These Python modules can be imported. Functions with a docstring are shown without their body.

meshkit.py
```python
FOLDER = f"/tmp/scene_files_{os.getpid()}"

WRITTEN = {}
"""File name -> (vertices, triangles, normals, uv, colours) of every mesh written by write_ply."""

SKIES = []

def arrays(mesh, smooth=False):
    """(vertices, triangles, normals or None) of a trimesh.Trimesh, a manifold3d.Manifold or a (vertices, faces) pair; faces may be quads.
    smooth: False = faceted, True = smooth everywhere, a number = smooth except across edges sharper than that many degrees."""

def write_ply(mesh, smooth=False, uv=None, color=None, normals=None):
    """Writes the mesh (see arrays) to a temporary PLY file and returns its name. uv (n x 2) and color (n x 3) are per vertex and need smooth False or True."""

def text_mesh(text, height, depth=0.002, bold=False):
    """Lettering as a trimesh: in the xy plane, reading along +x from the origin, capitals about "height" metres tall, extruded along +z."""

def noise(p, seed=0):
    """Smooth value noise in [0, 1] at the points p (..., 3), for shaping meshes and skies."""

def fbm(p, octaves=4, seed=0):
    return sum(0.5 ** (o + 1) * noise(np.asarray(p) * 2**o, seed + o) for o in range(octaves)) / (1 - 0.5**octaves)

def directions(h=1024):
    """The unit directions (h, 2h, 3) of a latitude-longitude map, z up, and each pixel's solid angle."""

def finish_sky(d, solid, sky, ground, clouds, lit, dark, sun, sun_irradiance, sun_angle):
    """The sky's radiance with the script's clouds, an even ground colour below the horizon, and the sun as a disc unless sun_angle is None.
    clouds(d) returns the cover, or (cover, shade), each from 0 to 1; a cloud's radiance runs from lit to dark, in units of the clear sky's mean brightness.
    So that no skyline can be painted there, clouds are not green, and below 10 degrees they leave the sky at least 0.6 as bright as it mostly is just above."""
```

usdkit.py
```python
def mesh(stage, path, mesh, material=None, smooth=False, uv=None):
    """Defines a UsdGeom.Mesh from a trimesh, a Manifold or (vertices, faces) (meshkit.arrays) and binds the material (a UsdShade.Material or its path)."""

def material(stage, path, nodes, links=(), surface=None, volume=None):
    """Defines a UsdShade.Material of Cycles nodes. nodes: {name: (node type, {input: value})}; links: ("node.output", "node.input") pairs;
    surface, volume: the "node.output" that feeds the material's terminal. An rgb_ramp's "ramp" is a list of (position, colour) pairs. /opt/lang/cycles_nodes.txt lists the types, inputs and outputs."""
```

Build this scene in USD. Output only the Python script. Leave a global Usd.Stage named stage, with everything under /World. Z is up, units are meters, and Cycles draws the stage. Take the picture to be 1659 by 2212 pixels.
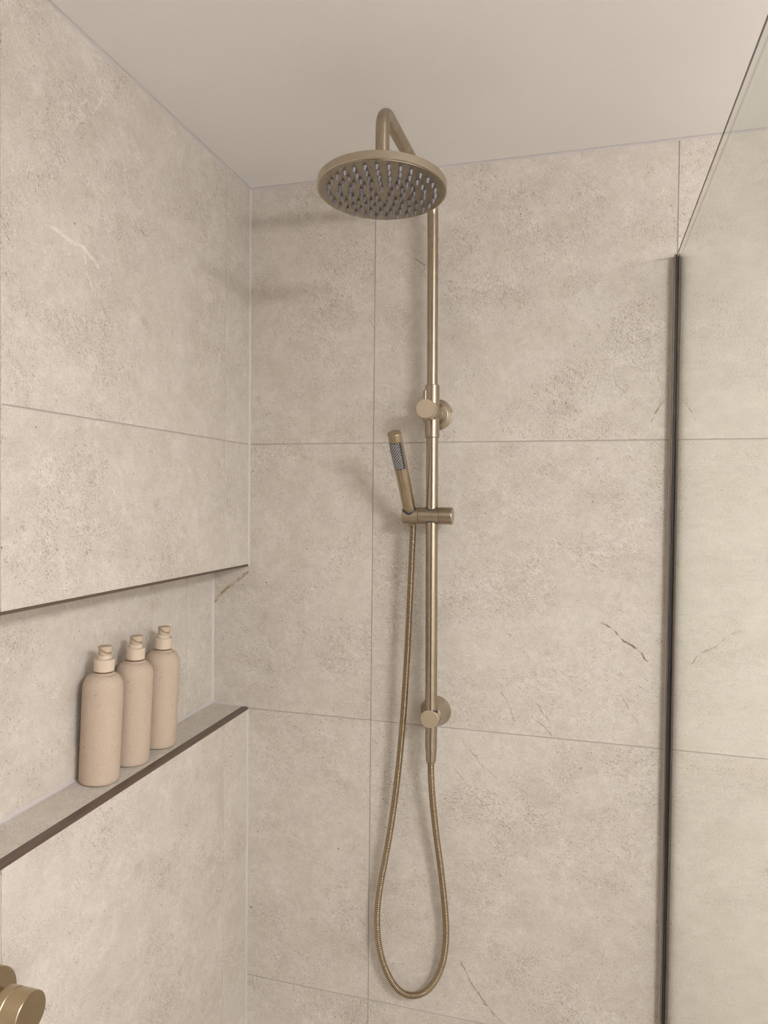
import math, random
import numpy as np
import trimesh
import manifold3d as m3
from shapely.geometry import Polygon, box as sbox
import usdkit
from pxr import Usd, UsdGeom, UsdLux, UsdShade, Gf, Sdf

random.seed(7)
rng = np.random.default_rng(7)
stage = Usd.Stage.CreateInMemory()
UsdGeom.SetStageUpAxis(stage, UsdGeom.Tokens.z)
UsdGeom.SetStageMetersPerUnit(stage, 1.0)
UsdGeom.Xform.Define(stage, '/World')

# ------------------------------------------------------------------ camera
F_PX, W_PX, H_PX = 1538.81, 1659.0, 2212.0
CAM = np.array([0.72908949, -1.46465767, 1.68545386])
yaw, pitch, roll = -0.27410, -0.021495, 0.010103
fw = np.array([math.sin(yaw) * math.cos(pitch), math.cos(yaw) * math.cos(pitch), math.sin(pitch)])
r0 = np.array([math.cos(yaw), -math.sin(yaw), 0.0])
u0 = np.cross(r0, fw)
R_ = math.cos(roll) * r0 + math.sin(roll) * u0
U_ = -math.sin(roll) * r0 + math.cos(roll) * u0
cam = UsdGeom.Camera.Define(stage, '/World/camera')
cam.CreateHorizontalApertureAttr(36.0)
cam.CreateVerticalApertureAttr(36.0 * H_PX / W_PX)
cam.CreateFocalLengthAttr(36.0 * F_PX / W_PX)
cam.CreateClippingRangeAttr(Gf.Vec2f(0.02, 50))
M = Gf.Matrix4d(*R_, 0, *U_, 0, *(-fw), 0, *CAM, 1)
cam.AddTransformOp().Set(M)
EXPOSURE = 0.0
cam.CreateExposureAttr(EXPOSURE)

# ------------------------------------------------------------------ light
LAMP_POS = (1.85, -1.62)             # flat opal drum lamp on the bathroom ceiling
LAMP_R, LAMP_H = 0.22, 0.158
LAMP_COL = (1.0, 0.97, 0.975)
LAMP_STRENGTH = 91.0

# ------------------------------------------------------------------ helpers
USED = {}


def numbered(parent, name):
    k = (parent, name)
    n = USED.get(k, 0)
    USED[k] = n + 1
    return name if n == 0 else f'{name}_{n:03d}'


def tag(prim, label=None, cat=None, group=None, kind=None):
    for k, v in (('label', label), ('category', cat), ('group', group), ('kind', kind)):
        if v:
            prim.SetCustomDataByKey(k, v)
    return prim


def ppath(parent):
    return '/World' if parent is None else str(parent.GetPath())


def thing(name, label=None, cat=None, loc=(0, 0, 0), group=None, kind=None, parent=None):
    p = ppath(parent)
    x = UsdGeom.Xform.Define(stage, p + '/' + numbered(p, name))
    if any(loc):
        x.AddTranslateOp().Set(Gf.Vec3d(*loc))
    return tag(x.GetPrim(), label, cat, group, kind)


def obj(name, mesh, mat, parent=None, smooth=35, label=None, cat=None, group=None, kind=None, origin=None):
    """one mesh prim; world-space vertices, shifted by the thing's origin when given"""
    p = ppath(parent)
    if origin is not None:
        mesh = mesh.copy()
        mesh.apply_translation(-np.asarray(origin))
    g = usdkit.mesh(stage, p + '/' + numbered(p, name), mesh, mat, smooth=smooth)
    return tag(g.GetPrim(), label, cat, group, kind)


def cat_(*ms):
    return trimesh.util.concatenate([m for m in ms])


def tm(man):
    m = man.to_mesh()
    return trimesh.Trimesh(m.vert_properties[:, :3], m.tri_verts, process=False)


def frame(axis, ref=None):
    a = np.asarray(axis, float)
    a = a / np.linalg.norm(a)
    r = np.array([0, 0, 1.0]) if ref is None else np.asarray(ref, float)
    if abs(a @ r) / np.linalg.norm(r) > 0.98:
        r = np.array([1.0, 0, 0])
    x = r - a * (r @ a)
    x /= np.linalg.norm(x)
    return x, np.cross(a, x), a


def lathe(prof, origin=(0, 0, 0), axis=(0, 0, 1), n=64, ref=None):
    """prof: (r, h) from low h to high h, closed with caps on the axis"""
    prof = [tuple(map(float, q)) for q in prof]
    t = np.linspace(0, 2 * np.pi, n, endpoint=False)
    x, y, a = frame(axis, ref)
    V, rows = [], []
    for r, h in prof:
        if r < 1e-9:
            rows.append([len(V)])
            V.append(np.asarray(origin) + a * h)
        else:
            rows.append(list(range(len(V), len(V) + n)))
            V.extend(np.asarray(origin) + a * h + r * (np.cos(q) * x + np.sin(q) * y) for q in t)
    Fc = []
    for A, B in zip(rows, rows[1:]):
        for i in range(n):
            j = (i + 1) % n
            if len(A) == 1 and len(B) > 1:
                Fc.append((A[0], B[j], B[i]))
            elif len(B) == 1 and len(A) > 1:
                Fc.append((A[i], A[j], B[0]))
            elif len(A) > 1:
                Fc += [(A[i], A[j], B[j]), (A[i], B[j], B[i])]
    return trimesh.Trimesh(np.array(V), np.array(Fc), process=False)


def rod(p, q, r, n=40, bevel=0.0):
    p, q = np.asarray(p, float), np.asarray(q, float)
    L = np.linalg.norm(q - p)
    b = bevel
    pr = [(0, 0), (r - b, 0), (r, b), (r, L - b), (r - b, L), (0, L)] if b else [(0, 0), (r, 0), (r, L), (0, L)]
    return lathe(pr, p, q - p, n)


def sweep(path, radii, n=20, cap=True):
    P = np.asarray(path, float)
    radii = np.broadcast_to(np.asarray(radii, float), (len(P),))
    T = np.gradient(P, axis=0)
    T /= np.linalg.norm(T, axis=1)[:, None]
    x, _, _ = frame(T[0], (0.3, 1, 0.1))
    t = np.linspace(0, 2 * np.pi, n, endpoint=False)
    V = np.empty((len(P), n, 3))
    for i in range(len(P)):
        x = x - T[i] * (x @ T[i])
        x /= np.linalg.norm(x)
        y = np.cross(T[i], x)
        V[i] = P[i] + radii[i] * (np.cos(t)[:, None] * x + np.sin(t)[:, None] * y)
    idx = np.arange(len(P) * n).reshape(len(P), n)
    a, b = idx[:-1], np.roll(idx[:-1], -1, 1)
    c, d = np.roll(idx[1:], -1, 1), idx[1:]
    Fc = np.concatenate([np.stack([a, b, c], -1).reshape(-1, 3), np.stack([a, c, d], -1).reshape(-1, 3)])
    V = V.reshape(-1, 3)
    if cap:
        k = len(V)
        V = np.vstack([V, P[0], P[-1]])
        f0 = np.stack([np.full(n, k), np.roll(idx[0], -1), idx[0]], -1)
        f1 = np.stack([np.full(n, k + 1), idx[-1], np.roll(idx[-1], -1)], -1)
        Fc = np.vstack([Fc, f0, f1])
    return trimesh.Trimesh(V, Fc, process=False)


def boxm(x0, x1, y0, y1, z0, z1):
    b = trimesh.creation.box((x1 - x0, y1 - y0, z1 - z0))
    b.apply_translation(((x0 + x1) / 2, (y0 + y1) / 2, (z0 + z1) / 2))
    return b


def prism(poly, O, ex, ey, ez, depth):
    """extrude a 2-D polygon (ex, ey) along ez by depth from O"""
    m = trimesh.creation.extrude_polygon(poly, depth, engine='earcut')
    T = np.eye(4)
    T[:3, 0], T[:3, 1], T[:3, 2], T[:3, 3] = ex, ey, ez, O
    m.apply_transform(T)
    return m


def slab(poly, O, ex, ey, ez, th, bev=0.0006):
    """tile: polygon face at O (outer face), body behind it (-ez), with a fine arris"""
    inner = poly.buffer(-bev, join_style=2)
    pa, pb = np.array(poly.exterior.coords)[:-1], np.array(inner.exterior.coords)[:-1]
    if len(pa) != len(pb):
        return prism(poly, np.asarray(O) - np.asarray(ez) * th, ex, ey, ez, th)
    # align start vertices
    k = int(np.argmin(((pb - pa[0]) ** 2).sum(1)))
    pb = np.roll(pb, -k, 0)
    if Polygon(pa).exterior.is_ccw != Polygon(pb).exterior.is_ccw:
        pb = np.roll(pb[::-1], 1, 0)
    if not Polygon(pa).exterior.is_ccw:
        pa, pb = pa[::-1], pb[::-1]
    ex, ey, ez, O = (np.asarray(v, float) for v in (ex, ey, ez, O))
    to3 = lambda q, h: O + q[:, :1] * ex + q[:, 1:] * ey + h * ez
    n = len(pa)
    V = np.vstack([to3(pb, 0), to3(pa, -bev), to3(pa, -th)])
    v2, f2 = trimesh.creation.triangulate_polygon(Polygon(pb), engine='earcut')
    lut = [int(np.argmin(((pb - q) ** 2).sum(1))) for q in v2]
    Fc = [[lut[i] for i in f] for f in f2]
    a = V[Fc[0]]
    if np.cross(a[1] - a[0], a[2] - a[0]) @ ez < 0:
        Fc = [f[::-1] for f in Fc]
    Fc += [[i + 2 * n for i in f[::-1]] for f in Fc]
    flip = np.cross(ex, ey) @ ez < 0
    for i in range(n):
        j = (i + 1) % n
        for o in (0, n):
            q = [(i + o + n, j + o + n, j + o), (i + o + n, j + o, i + o)]
            Fc += [t[::-1] for t in q] if flip else q
    return trimesh.Trimesh(V, np.array(Fc), process=False)


class G:
    """small shader-graph builder"""

    def __init__(self):
        self.n, self.l = {}, []

    def add(self, kind, **inp):
        name = f'n{len(self.n)}'
        vals = {}
        for k, v in inp.items():
            if isinstance(v, Ref):
                self.l.append((v.s, f'{name}.{k}'))
            else:
                vals[k] = v
        self.n[name] = (kind, vals)
        return Node(name)

    def math(self, op, a, b=0.0, c=0.0, clamp=False):
        return self.add('math', math_type=op, value1=a, value2=b, value3=c, use_clamp=clamp)['value']

    def mix(self, fac, a, b, mode='mix'):
        return self.add('mix_color', blend_type=mode, fac=fac, a=a, b=b)['result']

    def build(self, name, surface):
        return usdkit.material(stage, '/World/Looks/' + name, self.n, self.l, surface=surface.s)


class Ref:
    def __init__(self, s):
        self.s = s


class Node:
    def __init__(self, n):
        self.n = n

    def __getitem__(self, k):
        return Ref(f'{self.n}.{k}')


def srgb(r, g, b):
    f = lambda c: c / 12.92 if c <= 0.04045 else ((c + 0.055) / 1.055) ** 2.4
    return tuple(f(v / 255) for v in (r, g, b))


def simple(name, color, rough=0.5, **kw):
    g = G()
    p = g.add('principled_bsdf', base_color=color, roughness=rough, **kw)
    return g.build(name, p['BSDF'])


# ------------------------------------------------------------------ materials
AXES = {'back': ('x', 'z', 'y'), 'left': ('y', 'z', 'x'), 'flat': ('y', 'x', 'z')}


def stone(name, plane, seed, cracks=(), tint=(1, 1, 1)):
    """beige limestone-look porcelain: clouds, fossil flecks, pale veins, hairline scratches"""
    rs = random.Random(seed)
    g = G()
    pos = g.add('geometry')['position']
    sp = g.add('separate_xyz', vector=pos)
    a, b, c = AXES[plane]
    v0 = g.add('combine_xyz', x=sp[a], y=sp[b], z=sp[c])['vector']
    off = (rs.uniform(0, 30), rs.uniform(0, 30), rs.uniform(0, 30))
    v = g.add('vector_math', math_type='add', vector1=v0, vector2=off)['vector']
    noise = lambda scale, detail=3.0, rough=0.55, dist=0.0, vec=v: g.add('noise_texture', vector=vec, scale=scale, detail=detail, roughness=rough, distortion=dist)['fac']
    ramp = lambda f, lo, hi: g.add('map_range', value=f, from_min=lo, from_max=hi, to_min=0.0, to_max=1.0, clamp=True)['result']
    # clouds
    big = ramp(noise(3.2, 4.0, 0.6, 0.6), 0.33, 0.67)
    mid = ramp(noise(17.0, 4.0, 0.62, 0.4), 0.32, 0.68)
    A = tuple(q * t for q, t in zip((0.600, 0.553, 0.487), tint))
    B = tuple(q * t for q, t in zip((0.520, 0.470, 0.404), tint))
    Cc = tuple(q * t for q, t in zip((0.680, 0.637, 0.577), tint))
    col = g.mix(big, B, A)
    col = g.mix(g.math('multiply', mid, 0.62), col, Cc)
    mot = ramp(noise(58.0, 3.0, 0.6, 0.5), 0.36, 0.64)
    col = g.mix(g.math('multiply', mot, 0.22), col, tuple(q * 0.72 for q in B))
    # warm / olive blotches
    blot = g.math('multiply', ramp(noise(11.0, 3.0, 0.6, 0.8), 0.63, 0.80), ramp(noise(46.0, 2.0), 0.45, 0.6))
    col = g.mix(g.math('multiply', blot, 0.75), col, (0.40, 0.325, 0.205))
    # grain
    gr = noise(420.0, 2.0, 0.7)
    col = g.mix(0.30, col, g.mix(ramp(gr, 0.3, 0.7), (0.32, 0.32, 0.32), (0.68, 0.68, 0.68)), 'overlay')
    # fossil flecks (dark and pale, clumped), elongated along drifting directions
    wv = g.add('mapping', vector=v, rotation=(0, 0, math.radians(rs.uniform(42, 82) if plane == 'left' else rs.uniform(10, 70))))['vector']
    wv = g.add('mapping', vector=wv, scale=(1.0, 2.3, 1.0))['vector']
    clump = ramp(noise(8.0, 4.0, 0.65, 0.6), 0.38, 0.66)
    f1 = noise(150.0, 2.5, 0.6, 2.2, wv)
    lim = g.add('map_range', value=clump, from_min=0.0, from_max=1.0, to_min=0.655, to_max=0.553, clamp=True)['result']
    dark = g.math('multiply', g.math('subtract', f1, lim), 16.0, clamp=True)
    lim2 = g.add('map_range', value=clump, from_min=0.0, from_max=1.0, to_min=0.345, to_max=0.425, clamp=True)['result']
    pale = g.math('multiply', g.math('subtract', lim2, f1), 11.0, clamp=True)
    col = g.mix(g.math('multiply', pale, 0.62), col, (0.83, 0.79, 0.725))
    col = g.mix(g.math('multiply', dark, 0.74), col, (0.235, 0.18, 0.125))
    # sparse sharp specks
    f2 = noise(210.0, 1.5, 0.5, 1.0)
    dots = g.math('multiply', g.math('subtract', f2, 0.735), 30.0, clamp=True)
    col = g.mix(g.math('multiply', dots, 0.85), col, (0.13, 0.09, 0.055))
    # pale veins
    nz = g.add('noise_texture', vector=v, scale=9.0, detail=3.0, roughness=0.6)['color']
    vw = g.add('vector_math', math_type='multiply_add', vector1=nz, vector2=(0.16, 0.16, 0.16), vector3=v)['vector']
    vo = g.add('voronoi_texture', vector=vw, feature='distance_to_edge', scale=5.5)['distance']
    vein = g.math('multiply', g.add('map_range', value=vo, from_min=0.0, from_max=0.011, to_min=1.0, to_max=0.0, clamp=True)['result'], ramp(noise(6.0, 2.0), 0.52, 0.66))
    col = g.mix(g.math('multiply', vein, 0.36), col, (0.80, 0.755, 0.69))
    vw2 = g.add('vector_math', math_type='multiply_add', vector1=g.add('noise_texture', vector=v, scale=24.0, detail=3.0, roughness=0.65)['color'], vector2=(0.075, 0.075, 0.075), vector3=v)['vector']
    vo2 = g.add('voronoi_texture', vector=vw2, feature='distance_to_edge', scale=21.0)['distance']
    vein2 = g.math('multiply', g.add('map_range', value=vo2, from_min=0.0, from_max=0.030, to_min=1.0, to_max=0.0, clamp=True)['result'], ramp(noise(13.0, 3.0), 0.46, 0.62))
    col = g.mix(g.math('multiply', vein2, 0.34), col, (0.82, 0.78, 0.715))
    # hairline scratches running down to the right
    sv = g.add('mapping', vector=v, rotation=(0, 0, math.radians(54 + rs.uniform(-12, 12))))['vector']
    sv = g.add('mapping', vector=sv, scale=(20.0, 430.0, 60.0))['vector']
    s1 = noise(1.0, 1.0, 0.5, 0.35, sv)
    scr = g.math('multiply', g.math('multiply', g.math('subtract', s1, 0.735), 22.0, clamp=True), ramp(noise(7.0, 2.0), 0.5, 0.62))
    col = g.mix(g.math('multiply', scr, 0.55), col, (0.22, 0.16, 0.10))
    # individual cracks: (points, half width, colour, strength)
    if cracks:
        nq = g.add('noise_texture', vector=v, scale=120.0, detail=2.0, roughness=0.6)['color']
        vq = g.add('vector_math', math_type='multiply_add', vector1=nq, vector2=(0.005, 0.005, 0.0), vector3=v0)['vector']
        nq2 = g.add('noise_texture', vector=v, scale=26.0, detail=2.0, roughness=0.5)['color']
        vq = g.add('vector_math', math_type='multiply_add', vector1=nq2, vector2=(0.012, 0.012, 0.0), vector3=vq)['vector']
        vq = g.add('vector_math', math_type='multiply', vector1=vq, vector2=(1, 1, 0))['vector']
        brk = ramp(noise(75.0, 2.0, 0.6), 0.40, 0.54)
        for pts, w, cc, st in cracks:
            best = None
            for (ax, ay), (bx, by) in zip(pts, pts[1:]):
                ax, ay, bx, by = ax + .0085, ay + .0085, bx + .0085, by + .0085
                d = np.array([bx - ax, by - ay])
                L2 = float(d @ d)
                q = g.add('vector_math', math_type='subtract', vector1=vq, vector2=(ax, ay, 0))['vector']
                t = g.add('vector_math', math_type='dot_product', vector1=q, vector2=(d[0] / L2, d[1] / L2, 0))['value']
                t = g.math('multiply', t, 1.0, clamp=True)
                s = g.add('vector_math', math_type='scale', vector1=(d[0], d[1], 0), scale=t)['vector']
                dist = g.add('vector_math', math_type='distance', vector1=q, vector2=s)['value']
                best = dist if best is None else g.math('minimum', best, dist)
            m_ = g.add('map_range', value=best, from_min=w * 0.35, from_max=w, to_min=1.0, to_max=0.0, clamp=True)['result']
            m_ = g.math('multiply', m_, g.math('multiply', g.math('multiply_add', brk, 0.75, 0.25), st))
            col = g.mix(m_, col, cc)
    hgt = g.math('add', g.math('add', g.math('multiply', gr, 0.35), g.math('multiply', f1, 1.2)), g.math('subtract', g.math('multiply', pale, 0.5), g.math('multiply', dark, 0.8)))
    bmp = g.add('bump', height=hgt, strength=0.6, distance=0.0009)['normal']
    rough = g.add('map_range', value=mid, from_min=0.0, from_max=1.0, to_min=0.42, to_max=0.55, clamp=True)['result']
    p = g.add('principled_bsdf', base_color=col, roughness=rough, specular_ior_level=0.35, normal=bmp)
    return g.build(name, p['BSDF'])


def brushed(name, base, rough=0.24, axis=None, grain=0.022, aniso=0.72):
    """turned metal: fine lines around the axis, the highlight drawn out along it"""
    g = G()
    tc = g.add('texture_coordinate')['object']
    n2 = g.add('noise_texture', vector=tc, scale=38.0, detail=3.0, roughness=0.6)['fac']
    extra = {}
    if axis is None:
        n1 = g.add('noise_texture', vector=tc, scale=420.0, detail=2.0, roughness=0.6)['fac']
    else:
        h = g.add('vector_math', math_type='dot_product', vector1=tc, vector2=tuple(axis))['value']
        n1 = g.add('noise_texture', dimensions='1D', w=g.math('multiply', h, 1400.0), scale=1.0, detail=2.0, roughness=0.6)['fac']
        extra = dict(anisotropic=aniso, tangent=g.add('combine_xyz', x=float(axis[0]), y=float(axis[1]), z=float(axis[2]))['vector'])
    rr = g.math('add', rough - grain, g.math('multiply', n1, grain * 2))
    rr = g.math('add', rr, g.math('multiply', g.math('subtract', n2, 0.5), 0.07))
    col = g.mix(n1, tuple(c * 0.955 for c in base), base)
    p = g.add('principled_bsdf', base_color=col, metallic=1.0, roughness=rr, **extra)
    return g.build(name, p['BSDF'])


NICKEL = (0.39, 0.327, 0.245)
WB = np.array([0.3882, -0.05, 1.6480])           # where the wand passes through the holder
WT = np.array([0.3778, -0.15, 1.8073])
WA = (WT - WB) / np.linalg.norm(WT - WB)
M_metal = brushed('brushed_nickel', NICKEL, 0.26, (0, 0, 1))
M_metal_x = brushed('brushed_nickel_bar', NICKEL, 0.26, (1, 0, 0))
M_metal_y = brushed('brushed_nickel_flange', (0.475, 0.41, 0.322), 0.24)
M_wand = brushed('brushed_nickel_wand', (0.42, 0.342, 0.238), 0.28, tuple(WA))
M_face = brushed('brushed_nickel_face', (0.64, 0.555, 0.425), 0.42)
M_plate = brushed('shower_face_metal', (0.335, 0.29, 0.23), 0.25, None, 0.05)
M_hose = brushed('hose_metal', (0.44, 0.36, 0.26), 0.13)
M_valve = brushed('valve_brass', (0.43, 0.345, 0.225), 0.24)
M_trim = simple('bronze_trim', (0.125, 0.088, 0.067), 0.38, metallic=0.35)
M_chan = simple('screen_channel', (0.27, 0.215, 0.175), 0.22, metallic=1.0)
M_gasket = simple('black_gasket', (0.012, 0.011, 0.012), 0.5)
M_rubber = simple('grey_rubber', (0.225, 0.222, 0.25), 0.5)
M_ring = simple('dark_seal', (0.03, 0.03, 0.045), 0.4)
M_spray = simple('charcoal_plastic', (0.030, 0.033, 0.042), 0.35)
M_dot = simple('pale_spray_nub', (0.34, 0.33, 0.32), 0.5)
M_slot = simple('dark_slot', (0.10, 0.055, 0.03), 0.7)


def grainy(name, c1, c2, scale, lo, hi, rough=0.6, spec=0.3, extra=None):
    g = G()
    tc = g.add('texture_coordinate')['object']
    n = g.add('noise_texture', vector=tc, scale=scale, detail=2.0, roughness=0.6)['fac']
    f = g.add('map_range', value=n, from_min=lo, from_max=hi, to_min=0.0, to_max=1.0, clamp=True)['result']
    col = g.mix(f, c1, c2)
    if extra:
        n2 = g.add('noise_texture', vector=tc, scale=extra[1], detail=2.0, roughness=0.6)['fac']
        f2 = g.add('map_range', value=n2, from_min=0.35, from_max=0.65, to_min=0.0, to_max=1.0, clamp=True)['result']
        col = g.mix(g.math('multiply', f2, 0.5), col, extra[0])
    bmp = g.add('bump', height=n, strength=0.12, distance=0.0004)['normal']
    p = g.add('principled_bsdf', base_color=col, roughness=rough, specular_ior_level=spec, normal=bmp)
    return g.build(name, p['BSDF'])


def speckled(name):
    g = G()
    tc = g.add('texture_coordinate')['object']
    n = g.add('noise_texture', vector=tc, scale=620.0, detail=2.0, roughness=0.6, distortion=0.6)['fac']
    d = g.math('multiply', g.math('subtract', n, 0.60), 13.0, clamp=True)
    n3 = g.add('noise_texture', vector=tc, scale=330.0, detail=1.0)['fac']
    d2 = g.math('multiply', g.math('subtract', n3, 0.70), 22.0, clamp=True)
    n2 = g.add('noise_texture', vector=tc, scale=55.0, detail=3.0)['fac']
    col = g.mix(n2, (0.455, 0.368, 0.285), (0.500, 0.405, 0.318))
    col = g.mix(g.math('multiply', d, 0.48), col, (0.30, 0.19, 0.12))
    col = g.mix(g.math('multiply', d2, 0.55), col, (0.16, 0.10, 0.06))
    bmp = g.add('bump', height=n, strength=0.10, distance=0.0003)['normal']
    p = g.add('principled_bsdf', base_color=col, roughness=0.62, specular_ior_level=0.25, normal=bmp)
    return g.build(name, p['BSDF'])


M_bottle = speckled('speckled_clay')
M_cap = simple('cream_plastic', (0.585, 0.485, 0.375), 0.5, specular_ior_level=0.3)
M_pump = simple('tan_plastic', (0.47, 0.375, 0.275), 0.5, specular_ior_level=0.3)
M_paint = grainy('ceiling_paint', (0.865, 0.85, 0.835), (0.885, 0.87, 0.855), 300.0, 0.3, 0.7, 0.85, 0.1)
M_wallpaint = grainy('wall_paint', (0.83, 0.81, 0.785), (0.85, 0.83, 0.805), 200.0, 0.3, 0.7, 0.85, 0.1)
M_grout = grainy('grout', (0.41, 0.372, 0.345), (0.455, 0.417, 0.388), 500.0, 0.3, 0.7, 0.9, 0.1)
M_seal = simple('silicone', (0.51, 0.48, 0.47), 0.4, specular_ior_level=0.3)
M_floor = stone('floor_stone', 'flat', 91, tint=(0.70, 0.69, 0.68))


def glass():
    g = G()
    bf = g.add('geometry')['backfacing']
    ior = g.math('subtract', 1.5, g.math('multiply', bf, 1.5 - 1 / 1.5))
    fr = g.add('fresnel', IOR=ior)['fac']
    tr = g.add('transparent_bsdf', color=(0.976, 0.985, 0.975))
    gl = g.add('glossy_bsdf', color=(0.95, 0.97, 0.94), roughness=0.0)
    m = g.add('mix_closure', fac=fr, closure1=tr['BSDF'], closure2=gl['BSDF'])
    return g.build('clear_glass', m['closure'])


M_glass = glass()
M_glass_edge = simple('glass_arris', (0.055, 0.042, 0.040), 0.3)

# ------------------------------------------------------------------ the room
H = 2.3704          # ceiling height
Z1 = 1.80           # horizontal joint
Z2 = 1.2026
Z3 = 0.5897
NT = 1.5258         # lower edge of the upper wall (top of the niche)
ND = -0.089         # back of the niche
SF = 0.0119         # the ledge falls slightly towards the room
XG = 0.2916         # vertical joint of the back wall
YG = 0.1094         # vertical joint of the left wall
J = 0.0010          # half a joint
TH = 0.009
XR, YF = 2.55, -2.7


def ledge_front(y):
    return Z2 + SF * y + 0.0028


def ledge_back(y):
    return 1.2078 + SF * y


Xv, Yv, Zv = np.eye(3)
DK, BR = (0.20, 0.14, 0.085), (0.30, 0.215, 0.12)

# back wall: large square tiles on a grout bed ------------------------------------------------
wall_back = thing('wall_back', 'back shower wall of large square beige stone-look tiles', 'wall', kind='structure')
obj('grout', boxm(-0.16, XR + 0.1, 0.0014, 0.12, -0.05, H + 0.05), M_grout, wall_back, smooth=False, label='thin grey grout joints')
# natural cracks of the printed stone, on their tiles (wall coordinates, metres)
CR = {
    'mid': [([(0.764, 1.442), (0.790, 1.425), (0.815, 1.402), (0.833, 1.390), (0.850, 1.372)], 0.0022, DK, 0.95),
            ([(0.5685, 1.288), (0.5815, 1.2655), (0.594, 1.246), (0.5985, 1.230)], 0.0013, BR, 0.85),
            ([(0.638, 1.272), (0.668, 1.236)], 0.0013, BR, 0.85),
            ([(0.635, 1.246), (0.665, 1.214), (0.672, 1.206)], 0.0013, BR, 0.8),
            ([(0.806, 1.294), (0.823, 1.270), (0.838, 1.249)], 0.0013, BR, 0.8)],
    'low': [([(0.492, 1.180), (0.515, 1.152), (0.538, 1.128), (0.565, 1.108)], 0.0016, BR, 0.55),
            ([(0.475, 1.118), (0.52, 1.068), (0.56, 1.03), (0.60, 1.0)], 0.0013, BR, 0.6),
            ([(0.495, 0.708), (0.52, 0.665), (0.545, 0.635), (0.59, 0.595)], 0.0026, BR, 0.8)],
    'top': [([(0.372, 2.188), (0.386, 2.178), (0.401, 2.166)], 0.0012, DK, 0.9),
            ([(0.444, 2.136), (0.463, 2.129)], 0.0012, DK, 0.9),
            ([(0.872, 1.872), (0.858, 1.850), (0.850, 1.836)], 0.0014, DK, 0.9)],
    'end': [([(-0.088, 1.437), (-0.066, 1.462), (-0.036, 1.484), (0.0, 1.512)], 0.0042, BR, 0.9)],
}
cols = [(-0.16, XG), (XG, XG + .6), (XG + .6, XG + 1.2), (XG + 1.2, XG + 1.8), (XG + 1.8, XR + .1)]
rows = [(Z1, H), (Z2, Z1), (Z3, Z2), (Z3 - .6, Z3)]
tile_k = 0
tile_label = {(0, 1): 'back wall tile behind the shower head', (1, 1): 'back wall tile crossed by the riser pipe', (1, 0): 'back wall tile at the end of the niche'}
for ri, (za, zb) in enumerate(rows):
    for ci, (xa, xb) in enumerate(cols):
        ta, tb = xa + J, xb - J
        ba, bb = max(za + J, 0.0), zb - J
        if ci == 0:
            if ri == 1:
                P = Polygon([(ND + 0.001, ba + 0.006), (0.001, ba + 0.0005), (0.001, ba), (tb, ba), (tb, bb), (0.001, bb), (0.001, NT + 0.001), (ND + 0.001, NT + 0.001)])
            else:
                P = Polygon([(0.001, ba), (tb, ba), (tb, bb), (0.001, bb)])
        else:
            P = Polygon([(ta, ba), (tb, ba), (tb, bb), (ta, bb)])
        ck = CR['end'] if (ri, ci) == (1, 0) else CR[('top', 'mid', 'low', 'low')[ri]] if ci == 1 and ri < 3 else ()
        if ri < 3 and ci < 3:
            mt = stone(f'stone_back_{ri}_{ci}', 'back', 100 + ri * 7 + ci, ck)
        else:
            mt = '/World/Looks/stone_back_0_1'
        obj('tile', slab(P, (0, 0, 0), Xv, Zv, -Yv, TH), mt, wall_back, smooth=False)

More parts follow.
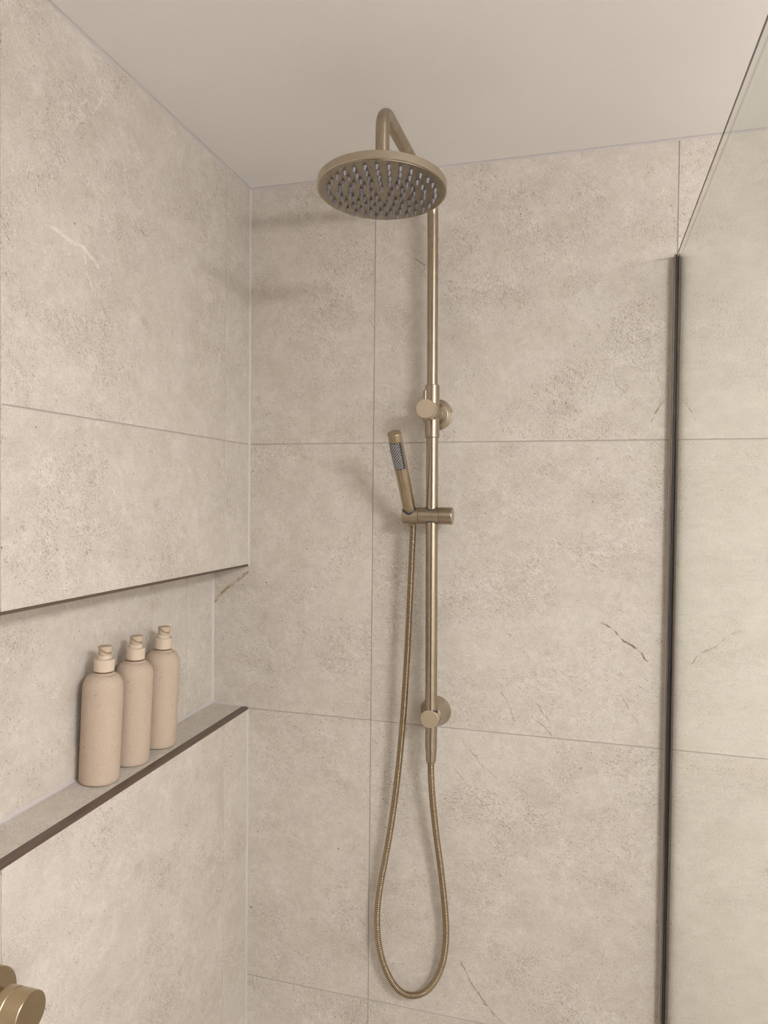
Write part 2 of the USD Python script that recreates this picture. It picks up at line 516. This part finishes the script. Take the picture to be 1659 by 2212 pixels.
# left wall: upper panel, niche, lower panel ---------------------------------------------------
wall_left = thing('wall_left', 'tiled left shower wall with a long recessed niche above a ledge', 'wall', kind='structure')
LB = -0.17
obj('grout', boxm(LB, -0.0014, YF - 0.1, 0.001, NT + 0.009, H + 0.05), M_grout, wall_left, smooth=False, label='grout bed of the wall above the niche')
obj('grout', boxm(LB, ND - 0.0014, YF - 0.1, 0.001, 1.10, NT + 0.009), M_grout, wall_left, smooth=False, label='grout bed at the back of the niche')
YE = YF - 0.1
low = np.array(boxm(LB, -0.0014, YE, 0.001, -0.05, 1.0).vertices)
lowm = boxm(LB, -0.0014, YE, 0.001, -0.05, 1.0)
lv = np.array(lowm.vertices)
top = lv[:, 2] > 0.5
lv[top, 2] = Z2 - 0.011 + SF * lv[top, 1]
lowm.vertices = lv
obj('grout', lowm, M_grout, wall_left, smooth=False, label='grout bed of the wall below the ledge')
ycols = [(-YG, -0.001)] + [(-YG - .6 * (k + 1), -YG - .6 * k) for k in range(4)] + [(YE, -YG - 2.4)]
LCR = {1: [([(-0.615, 2.06), (-0.58, 2.055), (-0.55, 2.055), (-0.52, 2.035)], 0.0042, (0.78, 0.74, 0.68), 0.6),
           ([(-0.55, 2.055), (-0.545, 2.02), (-0.525, 1.99)], 0.0030, (0.78, 0.74, 0.68), 0.5)]}
for ci, (ya, yb) in enumerate(ycols):
    a, b = ya + J * 1.2, yb - (J * 1.2 if ci else 0)
    for ri, (za, zb) in enumerate([(Z1, H), (NT + 0.0042, Z1), (0.0, None)]):
        if zb is None:
            P = Polygon([(a, 0.0), (b, 0.0), (b, Z2 + SF * b - 0.0016), (a, Z2 + SF * a - 0.0016)])
        else:
            P = Polygon([(a, za + (J if ri == 0 else 0)), (b, za + (J if ri == 0 else 0)), (b, zb - J), (a, zb - J)])
        mt = stone(f'stone_left_{ri}_{ci}', 'left', 300 + ri * 9 + ci, LCR.get(ci, ()) if ri == 0 else ()) if ci < 2 else f'/World/Looks/stone_left_{ri}_1'
        obj('tile', slab(P, (0, 0, 0), Yv, Zv, Xv, TH), mt, wall_left, smooth=False)
    # niche back
    P = Polygon([(a, ledge_back(a) - 0.0095), (b, ledge_back(b) - 0.0095), (b, NT + 0.008), (a, NT + 0.008)])
    NCR = [([(-0.392, 1.404), (-0.386, 1.424), (-0.381, 1.440)], 0.0010, DK, 0.5)] if ci == 1 else ()
    mt = stone(f'stone_niche_{ci}', 'left', 400 + ci, NCR) if ci < 2 else '/World/Looks/stone_niche_1'
    obj('tile', slab(P, (ND, 0, 0), Yv, Zv, Xv, TH), mt, wall_left, smooth=False)
# ledge tile (sloping a little) and the soffit of the niche
M_ledge = stone('stone_ledge', 'flat', 512)


def sloped_ledge(y0, y1, x0, x1):
    top = lambda x, y: ledge_front(y) + (ledge_back(y) - ledge_front(y)) * (x / ND)
    V = []
    for dz in (0, -0.012):
        for x, y in ((x0, y0), (x1, y0), (x1, y1), (x0, y1)):
            V.append((x, y, top(x, y) + dz))
    Fq = [(0, 1, 2, 3), (7, 6, 5, 4), (0, 4, 5, 1), (1, 5, 6, 2), (2, 6, 7, 3), (3, 7, 4, 0)]
    Ft = [t for q in Fq for t in ((q[0], q[1], q[2]), (q[0], q[2], q[3]))]
    return trimesh.Trimesh(np.array(V), np.array(Ft), process=False)


obj('ledge_tile', sloped_ledge(-1.2, -0.0005, ND + 0.0003, -0.0135), M_ledge, wall_left, smooth=False, label='flat stone tile of the niche ledge')
obj('ledge_tile', sloped_ledge(YE, -1.202, ND + 0.0003, -0.0135), M_ledge, wall_left, smooth=False)
obj('soffit_tile', boxm(ND + 0.0003, -0.0125, YE, -0.0005, NT + 0.0005, NT + 0.010), M_ledge, wall_left, smooth=False, label='underside tile of the niche')

# bronze edge trims of the niche
t1 = cat_(boxm(-0.012, -0.0008, YE, -0.0008, NT, NT + 0.0009), boxm(-0.0008, 0.0006, YE, -0.0008, NT, NT + 0.0042))
obj('trim_1', t1, M_trim, None, smooth=False, kind='structure', label='thin dark bronze edge trim along the top of the niche', cat='trim')
pf = [(-0.0132, 0.0), (-0.0132, -0.004), (-0.0005, -0.006), (-0.0005, -0.0062), (0.0008, -0.0062), (0.0010, -0.0008), (0.0004, 0.0)]
V, n = [], len(pf)
for y in (-0.0008, YE):
    for x, dz in pf:
        V.append((x, y, ledge_front(y) + dz + 0.0004))
Ft = []
for i in range(n):
    j = (i + 1) % n
    Ft += [(i, j, j + n), (i, j + n, i + n)]
tri = trimesh.creation.triangulate_polygon(Polygon(pf), engine='earcut')[1]
Ft += [tuple(t) for t in tri] + [tuple(int(q) + n for q in t[::-1]) for t in tri]
t2 = trimesh.Trimesh(np.array(V), np.array(Ft), process=False)
trimesh.repair.fix_normals(t2)
obj('trim_2', t2, M_trim, None, smooth=False, kind='structure', label='wide dark bronze edge trim along the front of the ledge', cat='trim')


# silicone beads
def bead(p, q, d1, d2, s):
    """concave triangular fillet from p to q, legs of length s along d1 and d2"""
    p, q, d1, d2 = (np.asarray(v, float) for v in (p, q, d1, d2))
    sec = [(0, 0), (s, 0), (s * 0.46, s * 0.30), (s * 0.30, s * 0.46), (0, s)]
    V = [o + a * d1 + b * d2 for o in (p, q) for a, b in sec]
    Fc = []
    for i in range(5):
        j = (i + 1) % 5
        Fc += [(i, j, j + 5), (i, j + 5, i + 5)]
    Fc += [(0, 2, 1), (0, 3, 2), (0, 4, 3), (5, 6, 7), (5, 7, 8), (5, 8, 9)]
    m = trimesh.Trimesh(np.array(V), np.array(Fc), process=False)
    trimesh.repair.fix_normals(m)
    return m


SB = 0.0044
beads = [
    ('pale silicone bead in the wall corner above the niche', bead((0, 0, NT + 0.001), (0, 0, H), Xv, -Yv, SB * .8)),
    ('pale silicone bead in the wall corner below the ledge', bead((0, 0, 0), (0, 0, Z2 - 0.003), Xv, -Yv, SB * .8)),
    ('pale silicone bead in the corner inside the niche', bead((ND, 0, 1.2078), (ND, 0, NT), Xv, -Yv, SB)),
    ('pale silicone bead between left wall and ceiling', bead((0, 0, H), (0, YE, H), Xv, -Zv, SB)),
    ('pale silicone bead between back wall and ceiling', bead((0, 0, H), (XR, 0, H), -Yv, -Zv, SB * .9)),
    ('pale silicone bead along the back of the ledge', bead((ND, 0, 1.2078), (ND, YE, ledge_back(YE)), Xv, Zv, SB)),
    ('pale silicone bead at the end of the ledge', bead((ND, 0, 1.2076), (-0.010, 0, ledge_front(0) + 0.0002), -Yv, Zv, SB * .6)),
]
for lab, m in beads:
    obj(f'trim_{2 + beads.index((lab, m)) + 1}', m, M_seal, None, smooth=50, kind='structure', label=lab, cat='silicone bead')

obj('ceiling', boxm(-0.2, XR + 0.1, YE, 0.12, H, H + 0.08), M_paint, None, smooth=False, kind='structure', label='smooth pale painted ceiling', cat='ceiling')
obj('floor', boxm(-0.2, XR + 0.1, YE, 0.12, -0.08, 0.0), M_floor, None, smooth=False, kind='structure', label='stone floor of the bathroom', cat='floor')
obj('wall_right', boxm(XR, XR + 0.1, YE, 0.0, 0, H), M_wallpaint, None, smooth=False, kind='structure', label='plain painted wall on the right', cat='wall')
obj('wall_front', boxm(0.0, XR, YE, YF, 0, H), M_wallpaint, None, smooth=False, kind='structure', label='plain painted wall behind the camera', cat='wall')

M_door = simple('dark_oak', (0.105, 0.075, 0.055), 0.45)
dr = thing('door_1', 'dark wooden bathroom door behind the camera', 'door', kind='structure')
obj('door_leaf', boxm(0.10, 1.0, YF, YF + 0.035, 0.01, 2.06), M_door, dr, smooth=False)
obj('door_frame', cat_(boxm(0.03, 0.10, YF, YF + 0.045, 0, 2.13), boxm(1.0, 1.07, YF, YF + 0.045, 0, 2.13), boxm(0.10, 1.0, YF, YF + 0.045, 2.06, 2.13)), M_door, dr, smooth=False)
obj('door_handle', cat_(rod((0.92, YF + 0.03, 1.02), (0.92, YF + 0.085, 1.02), 0.009), rod((0.93, YF + 0.085, 1.02), (0.80, YF + 0.085, 1.02), 0.009)), M_face, dr)

# ------------------------------------------------------------------ glass screen with wall channel
GX, GT, GZ = 0.8922, 0.004, 2.1480
scr = thing('shower_screen', 'clear frameless glass shower screen fixed to the back wall on the right', 'shower screen', loc=(GX, 0, 0))
so = (GX, 0, 0)
gx0, gx1 = GX - GT / 2, GX + GT / 2
obj('glass_pane', boxm(gx0, gx1, -0.90, -0.004, 0.012, GZ), M_glass, scr, smooth=False, origin=so, label='clear glass pane')
obj('glass_edge', boxm(gx0 - 0.0003, gx0 + 0.0012, -0.90, -0.019, GZ - 0.0016, GZ + 0.0005), M_glass_edge, scr, smooth=False, origin=so, label='dark polished top edge of the glass')
ch = obj('wall_channel', cat_(boxm(gx0 - 0.0046, gx0 - 0.0030, -0.017, 0, 0.0, GZ), boxm(gx1 + 0.0030, gx1 + 0.0046, -0.017, 0, 0.0, GZ), boxm(gx0 - 0.0046, gx1 + 0.0046, -0.002, 0, 0, GZ)),
         M_chan, scr, smooth=False, origin=so, label='slim metal wall channel')
obj('gasket', cat_(boxm(gx0 - 0.0030, gx0, -0.0155, -0.002, 0, GZ - 0.001), boxm(gx1, gx1 + 0.0030, -0.0155, -0.002, 0, GZ - 0.001)), M_gasket, ch, smooth=False, origin=so, label='black rubber gasket')
obj('seal', cat_(bead((gx0 - 0.0046, 0, 0), (gx0 - 0.0046, 0, GZ - 0.004), -Xv, -Yv, 0.0024)), M_seal, ch, smooth=50, origin=so, label='pale silicone along the channel')

# ------------------------------------------------------------------ shower column
PY = -0.05


def px_x(z):
    return 0.4359 - (z - 1.16) * 0.0080


def P3(z, y=PY):
    return np.array([px_x(z), y, z])


col = thing('shower_column', 'brushed nickel shower column with round rain head on the back wall', 'shower', loc=tuple(P3(1.175)))
co = tuple(P3(1.175))
RU, RL = 0.0108, 0.0121
HC = np.array([.4203, -.3967, 2.1563])
HN = np.array([.0078, .0517, 1.0])
HN /= np.linalg.norm(HN)
ARM = 2.2845


def arc(c, a, b, r, k=12):
    t = np.linspace(0, np.pi / 2, k)
    return [np.asarray(c) + r * (np.cos(q) * np.asarray(a) + np.sin(q) * np.asarray(b)) for q in t]


BR_ = 0.030
ptop = P3(ARM)
adir = np.array([HC[0] - ptop[0], HC[1] - ptop[1], 0.0])
adir /= np.linalg.norm(adir)
hx = HC + HN * 0.125
hx = np.array([HC[0], HC[1], ARM])
path = [P3(1.905), P3(2.0), P3(2.1), P3(2.2)]
path += arc(np.array([*ptop[:2], ARM - 0.035]) + adir * 0.035, -adir, Zv, 0.035)
mid0, mid1 = path[-1], np.array([*(HC[:2] - adir[:2] * BR_), ARM])
path += [mid0 + (mid1 - mid0) * t for t in (0.25, 0.5, 0.75)]
path += arc(np.array([*(HC[:2] - adir[:2] * BR_), ARM - BR_]), Zv, adir, BR_, 16)
path += [np.array([*HC[:2], z]) for z in (2.235, 2.215, 2.185)]
obj('upper_pipe', sweep(np.array(path), RU, 36), M_metal, col, smooth=40, origin=co, label='slim upper riser pipe bent over into the shower arm')
obj('riser_pipe', rod(P3(1.235), P3(1.812), RL), M_metal, col, origin=co, label='lower riser pipe')

# rain head
head = [(0, 0.0), (0.0985, 0.0), (0.0994, 0.0003), (0.1, 0.0010), (0.1, 0.0115), (0.0994, 0.0122), (0.095, 0.0132), (0.06, 0.017), (0.026, 0.021), (0.018, 0.025), (0.018, 0.040), (0.0165, 0.0415), (0, 0.0415)]
face_r = 0.0985
hd = obj('shower_head', lathe(head, HC, HN, 128), M_metal_y, col, smooth=30, origin=co, label='round flat rain shower head')
obj('face_plate', lathe([(0, -0.0006), (0.0968, -0.0006), (0.0972, 0.0004), (0, 0.0004)], HC, HN, 96), M_plate, hd, smooth=30, origin=co, label='round metal spray face')
hxx, hyy, _ = (Xv - HN * (Xv @ HN)), None, None
hxx = hxx / np.linalg.norm(hxx)
hyy = np.cross(HN, hxx)
for k, (cnt, ph) in enumerate([(5, 66), (15, 17), (20, 11), (25, 7), (30, 4.5)], 1):
    for i in range(cnt):
        a = math.radians(ph + 360.0 * i / cnt)
        o = HC + 0.0165 * k * (math.cos(a) * hxx + math.sin(a) * hyy) - HN * 0.0004
        obj('nozzle', lathe([(0.0031, 0), (0.0030, 0.0012), (0.0021, 0.0030), (0.0016, 0.0066), (0.0012, 0.0070), (0, 0.0070)], o, -HN, 10), M_rubber, hd, smooth=40, origin=co)

# diverter block between the two pipes
KZ = 1.857
kc = P3(KZ)
obj('diverter_sleeve', cat_(lathe([(0, 0), (0.0138, 0), (0.0147, 0.001), (0.0147, 0.1047), (0.0138, 0.1057), (0, 0.1057)], P3(1.8054), P3(1.9111) - P3(1.8054), 48),
    rod((kc[0], -0.002, KZ), (kc[0], -0.092, KZ), 0.0182, 48)), M_metal, col, origin=co, label='diverter body crossing the riser pipe')
obj('diverter_knob', lathe([(0, 0), (0.0172, 0), (0.0188, 0.0012), (0.0188, 0.0220), (0.0180, 0.0235), (0, 0.0235)], (kc[0] - 0.0005, -0.0885, KZ), -Yv, 56), M_face, col, origin=co, label='round diverter knob')
obj('lever_pin', lathe([(0, 0), (0.0038, 0), (0.0038, 0.0360), (0.0032, 0.0365), (0, 0.0365)], (kc[0] - 0.0040, -0.100, KZ), Zv, 24), M_metal, col, origin=co, label='small upright diverter pin')
fl = [(0, 0), (0.0318, 0), (0.0322, 0.0008), (0.0322, 0.0026), (0.0312, 0.0034), (0.0232, 0.0115), (0.0222, 0.012), (0.0195, 0.012), (0.0195, 0.020), (0, 0.020)]
obj('wall_flange', lathe(fl, (kc[0] + 0.0012, 0, KZ), -Yv, 72), M_metal_y, col, origin=co, label='round wall flange behind the diverter')
# lower bracket
BZ = 1.2368
bc = P3(BZ)
obj('wall_flange', lathe([(0, 0), (0.0316, 0), (0.0322, 0.0010), (0.0316, 0.0022), (0.0250, 0.0140), (0.0212, 0.0250), (0.0196, 0.0340), (0.0190, 0.040), (0, 0.040)], (bc[0], 0, BZ), -Yv, 72), M_metal_y, col, origin=co, label='flared lower wall flange')
obj('bracket', lathe([(0, 0), (0.0186, 0), (0.0186, 0.0285), (0.0178, 0.0295), (0, 0.0295)], (bc[0] - 0.0012, -0.033, BZ), -Yv, 56), M_face, col, origin=co, label='round lower pipe bracket')
obj('outlet', lathe([(0, 0), (0.0112, 0), (0.0118, 0.0005), (0.0121, 0.0050), (0.0121, 0.060), (0, 0.060)], P3(1.1722), Zv, 48), M_metal, col, origin=co, label='hose outlet below the lower bracket')

# slider with hand shower holder: a bar along x that the riser pipe passes through
SZ = 1.6480
obj('slider', cat_(lathe([(0, 0), (0.0160, 0), (0.0170, 0.0012), (0.0170, 0.0328), (0.0165, 0.0331), (0, 0.0331)], (0.3728, PY, SZ - 0.0006), Xv, 56),
                   lathe([(0, 0), (0.0165, 0), (0.0170, 0.0003), (0.0170, 0.0423), (0.0165, 0.0426), (0, 0.0426)], (0.4060, PY, SZ), Xv, 56)), M_metal_x, col, smooth=40, origin=co, label='horizontal slider bar with hand shower holder')
obj('slider_knob', lathe([(0, 0), (0.0170, 0), (0.0176, 0.0003), (0.0176, 0.0238), (0.0160, 0.0262), (0, 0.0262)], (0.4488, PY, SZ), Xv, 56), M_metal_x, col, smooth=40, origin=co, label='turning knob of the slider')
def cyl(p, axis, r, h0, h1, n=72):
    """manifold cylinder around an axis through p from h0 to h1"""
    x, y, a = frame(axis)
    c = m3.Manifold.cylinder(h1 - h0, r, r, n).translate([0, 0, h0])
    return c.transform(np.column_stack([x, y, a, p]))


obj('seal_ring', tm(cyl((bc[0], 0, BZ), -Yv, 0.0198, 0.034, 0.0605) ^ cyl(P3(BZ), (0, 0, 1), 0.0139, 0.008, 0.05)), M_ring, col, smooth=40, origin=co, label='dark seal where the pipe meets the lower bracket')
bar_out = cyl((0, PY, SZ), Xv, 0.0176, 0.3725, 0.4485)
pipe_ax = P3(1.8) - P3(1.4)
obj('seal_ring', tm(bar_out ^ cyl(P3(SZ), pipe_ax, RL + 0.0013, -0.05, 0.05)), M_ring, col, smooth=40, origin=co, label='thin dark seal around the pipe in the slider')
obj('holder_ring', tm(cyl((0, PY, SZ - 0.0006), Xv, 0.0177, 0.3732, 0.4050) ^ cyl(WB, WA, 0.0138, -0.002, 0.05)), M_ring, col, smooth=40, origin=co, label='thin dark liner of the hand shower holder')

# ------------------------------------------------------------------ hand shower in the holder
hs = thing('hand_shower', 'slim brushed nickel stick hand shower leaning left in the slider', 'hand shower', loc=tuple(WB))
L = float(np.linalg.norm(WT - WB))
obj('handle', lathe([(0, -0.012), (0.0085, -0.012), (0.0112, 0.0120), (0.0118, 0.0185), (0.0127, 0.0195), (0.0130, 0.0260), (0.0131, L - 0.0008), (0.0125, L), (0, L)], WB, WA, 64), M_wand, hs, smooth=30, origin=WB, label='stick shaped metal handle')
vd = CAM - (WB + WT) / 2
wx = vd - WA * (vd @ WA)
wx /= np.linalg.norm(wx)                      # towards the camera side
wy = np.cross(WA, wx)                         # image right is -wy or wy
if wy @ R_ < 0:
    wy = -wy


def on_wand(phi, h, r):
    return WB + WA * h + r * (math.cos(phi) * wx + math.sin(phi) * wy)


h0, h1 = L - 0.074, L - 0.0165
ph0, ph1 = math.radians(-112), math.radians(40)
ts = np.linspace(ph0, ph1, 25)
V, Fc = [], []
for t in ts:
    for h in (h0, h1):
        for r in (0.0126, 0.01335):
            V.append(on_wand(t, h, r))
for i in range(24):
    a, b = 4 * i, 4 * (i + 1)
    for q in ((0, 1), (1, 3), (3, 2), (2, 0)):
        Fc += [(a + q[0], b + q[0], b + q[1]), (a + q[0], b + q[1], a + q[1])]
Fc += [(0, 1, 3), (0, 3, 2), (96, 99, 97), (96, 98, 99)]
sp = trimesh.Trimesh(np.array(V), np.array(Fc), process=False)
trimesh.repair.fix_normals(sp)
spp = obj('spray_plate', sp, M_spray, hs, smooth=40, origin=WB, label='curved dark spray plate')
nr = 20
for i in range(nr):
    for j in range(7):
        phi = math.radians(-107 + 22.4 * j + (11.2 if i % 2 else 0))
        if phi > math.radians(20):
            continue
        h = h0 + 0.0025 + (h1 - h0 - 0.005) * i / (nr - 1)
        o = on_wand(phi, h, 0.0132)
        nrm = math.cos(phi) * wx + math.sin(phi) * wy
        obj('spray_nub', lathe([(0.00165, 0), (0.00145, 0.0006), (0.0008, 0.0009), (0, 0.0009)], o, nrm, 8), M_dot, spp, smooth=50, origin=WB)

# ------------------------------------------------------------------ hose
ctrl = [
    (0.3924, -0.0480, 1.6359), (0.3932, -0.0470, 1.5847), (0.3900, -0.0450, 1.4798), (0.3841, -0.0430, 1.3931), (0.3786, -0.0410, 1.3155),
    (0.3717, -0.0390, 1.2179), (0.3636, -0.0360, 1.1189), (0.3538, -0.0330, 1.0218), (0.3389, -0.0300, 0.9269), (0.3263, -0.0280, 0.8745),
    (0.3206, -0.0265, 0.8330), (0.3178, -0.0250, 0.7909), (0.3188, -0.0235, 0.7492), (0.3267, -0.0225, 0.7091), (0.3423, -0.0215, 0.6714),
    (0.3607, -0.0205, 0.6449), (0.3779, -0.0200, 0.6331), (0.3959, -0.0195, 0.6306), (0.4127, -0.0190, 0.6374), (0.4284, -0.0185, 0.6506),
    (0.4455, -0.0185, 0.6806), (0.4583, -0.0190, 0.7187), (0.4656, -0.0200, 0.7601), (0.4668, -0.0210, 0.8005), (0.4636, -0.0225, 0.8407),
    (0.4597, -0.0240, 0.8671), (0.4565, -0.0255, 0.8936), (0.4480, -0.0310, 0.9628), (0.4414, -0.0380, 1.0326), (0.4369, -0.0450, 1.0924),
    (0.4354, -0.0498, 1.1398), (0.4355, -0.0500, 1.1513),
]
ctrl = np.array(ctrl)
ctrl[-2] = [P3(1.143)[0], PY, 1.142]
ctrl[-1] = [P3(1.15)[0], PY, 1.150]
ctrl[0] = WB - WA * 0.004 + np.array([0.002, 0, -0.016])
from scipy.interpolate import CubicSpline, UnivariateSpline
s = np.concatenate([[0], np.cumsum(np.linalg.norm(np.diff(ctrl, axis=0), axis=1))])
cs = [UnivariateSpline(s, ctrl[:, k], k=3, s=len(s) * 0.0011 ** 2) for k in range(3)]
fine = np.linspace(0, s[-1], 4000)
PF = np.stack([c(fine) for c in cs], 1)
sl = np.concatenate([[0], np.cumsum(np.linalg.norm(np.diff(PF, axis=0), axis=1))])
TOT = sl[-1]
pitch_at = lambda q: np.interp(q / TOT, [0, 0.10, 0.36, 0.50, 0.56, 0.64, 0.72, 1.0], [0.0026, 0.0026, 0.0030, 0.0042, 0.0044, 0.0032, 0.0026, 0.0024])
# march rings along the hose
ring_s, q = [], 0.0
while q < TOT:
    ring_s.append(q)
    q += float(pitch_at(q))
ring_s = np.array(ring_s)
S_, Rr = [], []
HR = 0.0068
for a, b in zip(ring_s, ring_s[1:]):
    for t, r in ((0.0, 0.74), (0.10, 0.93), (0.30, 1.0), (0.70, 1.0), (0.90, 0.93)):
        S_.append(a + (b - a) * t)
        Rr.append(HR * r)
PH = np.stack([np.interp(S_, sl, PF[:, k]) for k in range(3)], 1)
ho = tuple(PF[2200])
hose = thing('shower_hose', 'long ribbed metal shower hose hanging in a loop below the hand shower', 'shower hose', loc=ho)
obj('ribbed_hose', sweep(PH, np.array(Rr), 18), M_hose, hose, smooth=50, origin=ho, label='ribbed metal hose')
nb = P3(1.1445)
obj('hose_nut', lathe([(0, 0), (0.0088, 0), (0.0092, 0.0016), (0.0104, 0.0040), (0.0106, 0.0060), (0.0112, 0.0270), (0.0108, 0.0276), (0, 0.0276)], nb, Zv, 48), M_metal, hose, origin=ho, label='conical hose nut')
cn = WB - WA * 0.010
obj('hose_cone', lathe([(0, -0.014), (0.0076, -0.014), (0.0082, -0.004), (0.0085, 0.0), (0, 0.0)], cn, WA * 0.4 + Zv * 0.6, 40), M_metal, hose, origin=ho, label='short metal end of the hose under the holder')

# ------------------------------------------------------------------ pump bottles on the ledge
BH = 0.1855


def make_bottle(label, loc, spout_deg):
    b = thing('pump_bottle', label, 'pump bottle', loc=loc, group='pump bottles on the niche ledge')
    UsdGeom.Xformable(b).AddRotateXYZOp().Set(Gf.Vec3f(0.4, 3.1, 0))      # stands square on the sloping ledge
    arcp = [(0.0160 + 0.0168 * math.cos(t), BH - 0.0285 + 0.0245 * math.sin(t)) for t in np.linspace(0, math.radians(84), 14)]
    prof = [(0, 0), (0.0295, 0), (0.0318, 0.0008), (0.0328, 0.0028), (0.0328, 0.006)] + arcp + [(0.0172, BH - 0.0035), (0.0172, BH - 0.0015), (0.0150, BH - 0.0010), (0.0150, BH + 0.003), (0, BH + 0.003)]
    obj('body', lathe(prof, n=96), M_bottle, b, smooth=40, label='speckled clay coloured body')
    z = BH + 0.0008
    obj('neck_gap', lathe([(0, 0), (0.0153, 0), (0.0153, 0.004), (0, 0.004)], (0, 0, BH - 0.0012), n=48), M_slot, b, smooth=30, label='dark gap under the collar')
    obj('collar', lathe([(0, 0), (0.0158, 0), (0.0166, 0.0006), (0.0166, 0.0199), (0.0161, 0.0205), (0.0125, 0.0205), (0, 0.0203)], (0, 0, z), n=64), M_cap, b, smooth=35, label='cream collar')
    z += 0.0199
    obj('pump_base', lathe([(0, 0), (0.0115, 0), (0.0118, 0.0004), (0.0114, 0.0060), (0.0108, 0.0067), (0, 0.0067)], (0, 0, z), n=56), M_cap, b, smooth=35, label='cream ring below the pump head')
    z += 0.0067
    # pump head: round stem under an oval sloping cap with a short drooping spout
    a = math.radians(spout_deg)
    e = np.array([math.cos(a), math.sin(a), 0])
    s_ = np.array([-math.sin(a), math.cos(a), 0])
    loc3 = lambda u, v, w: e * u + s_ * v + Zv * (z + w * 0.90)
    stem = lathe([(0, -0.001), (0.0100, -0.001), (0.0102, 0.0004), (0.0098, 0.0135), (0, 0.0135)], (0, 0, z), n=48)
    # cap: lofted plate, thick over the spout
    rings = []
    nn = 48
    th = np.linspace(0, 2 * np.pi, nn, endpoint=False)
    for rs_, lo in ((0.0, 1), (0.90, 1), (1.0, 0.75), (1.0, 0.2), (0.94, 0.0)):
        row = []
        for t in th:
            u = 0.0122 * math.cos(t) + 0.0012
            v = 0.0116 * math.sin(t)
            front = max(0.0, math.cos(t)) ** 1.0
            topw = 0.0168 + 0.0006 * math.cos(t) + (0.0010 if rs_ < 0.5 else 0)
            botw = topw - (0.0040 + 0.0085 * max(0.0, (math.cos(t) - 0.30) / 0.70) ** 0.75)
            row.append(loc3(u * rs_, v * rs_, botw + (topw - botw) * lo))
        rings.append(row)
    # close underneath
    row = []
    for t in th:
        u = 0.0122 * math.cos(t) + 0.0012
        v = 0.0116 * math.sin(t)
        topw = 0.0168 + 0.0006 * math.cos(t)
        botw = topw - (0.0040 + 0.0085 * max(0.0, (math.cos(t) - 0.30) / 0.70) ** 0.75)
        row.append(loc3(u * 0.6, v * 0.6, botw))
    rings.append(row)
    V = np.array([p for r in rings for p in r])
    Fc = []
    for k in range(len(rings) - 1):
        for i in range(nn):
            j = (i + 1) % nn
            A, B, C, D = k * nn + i, k * nn + j, (k + 1) * nn + j, (k + 1) * nn + i
            Fc += [(A, D, C), (A, C, B)]
    capm = trimesh.Trimesh(V, np.array(Fc), process=False)
    hd_ = obj('pump_head', cat_(stem, capm), M_pump, b, smooth=45, label='tan pump head with a short spout')
    sl_ = []
    for v in (-0.0030, 0.0030):
        for u in (0.0095, 0.01345 - (0.0004)):
            for w in (0.0054, 0.0066):
                sl_.append(loc3(u, v, w))
    slot = trimesh.Trimesh(np.array(sl_), process=False).convex_hull
    obj('spout_slot', slot, M_slot, hd_, smooth=False, label='dark slot opening of the spout')
    return b


def ledge_z(x, y):
    return ledge_front(y) + (ledge_back(y) - ledge_front(y)) * (x / ND)


for lab, (bx, by) in (('speckled clay pump bottle nearest the camera, front of the three on the ledge', (-0.0542, -0.4430)),
                      ('speckled clay pump bottle standing between the two others on the ledge', (-0.0545, -0.3560)),
                      ('speckled clay pump bottle nearest the corner, rearmost of the three on the ledge', (-0.0555, -0.2670))):
    make_bottle(lab, (bx, by, ledge_z(bx, by) + 0.0013), -16)

# ------------------------------------------------------------------ shower valve on the left wall, bottom left of the view
vc = np.array([0.0, -0.735, 1.031])
va = thing('shower_valve', 'brass toned round shower valve knob on the lower left wall', 'shower valve', loc=tuple(vc))
obj('wall_plate', lathe([(0, 0), (0.0415, 0), (0.0425, 0.001), (0.0425, 0.0085), (0.0410, 0.010), (0, 0.010)], vc, Xv, 72), M_valve, va, origin=vc, label='round wall plate')
obj('stem', lathe([(0, 0.008), (0.0200, 0.008), (0.0200, 0.034), (0, 0.034)], vc, Xv, 56), M_metal_x, va, origin=vc, label='silver stem')
kb = obj('knob', lathe([(0, 0.030), (0.0255, 0.030), (0.0262, 0.031), (0.0262, 0.0425), (0.0250, 0.0435), (0.0250, 0.0450), (0.0262, 0.0460), (0.0262, 0.0690), (0.0254, 0.0700), (0, 0.0700)], vc, Xv, 72), M_valve, va, origin=vc, label='round turning knob')

# ------------------------------------------------------------------ ceiling lamp (outside the frame, the light of the room)
lp = np.array([LAMP_POS[0], LAMP_POS[1], H])
la = thing('ceiling_lamp', 'flat round opal lamp on the bathroom ceiling', 'ceiling lamp', loc=tuple(lp))
obj('lamp_base', lathe([(0, 0), (LAMP_R + 0.006, 0), (0.035, 0), (0.035, 0.055), (LAMP_R + 0.006, 0.060), (LAMP_R + 0.006, 0.068), (0, 0.068)], lp, -Zv, 64), M_face, la, origin=lp)
ge = G()
em = ge.add('emission', color=LAMP_COL, strength=LAMP_STRENGTH)
M_em = ge.build('opal_light', em['emission'])
obj('diffuser', lathe([(0, 0.068), (LAMP_R, 0.068), (LAMP_R, LAMP_H - 0.004), (LAMP_R - 0.004, LAMP_H), (0, LAMP_H)], lp, -Zv, 48), M_em, la, origin=lp)
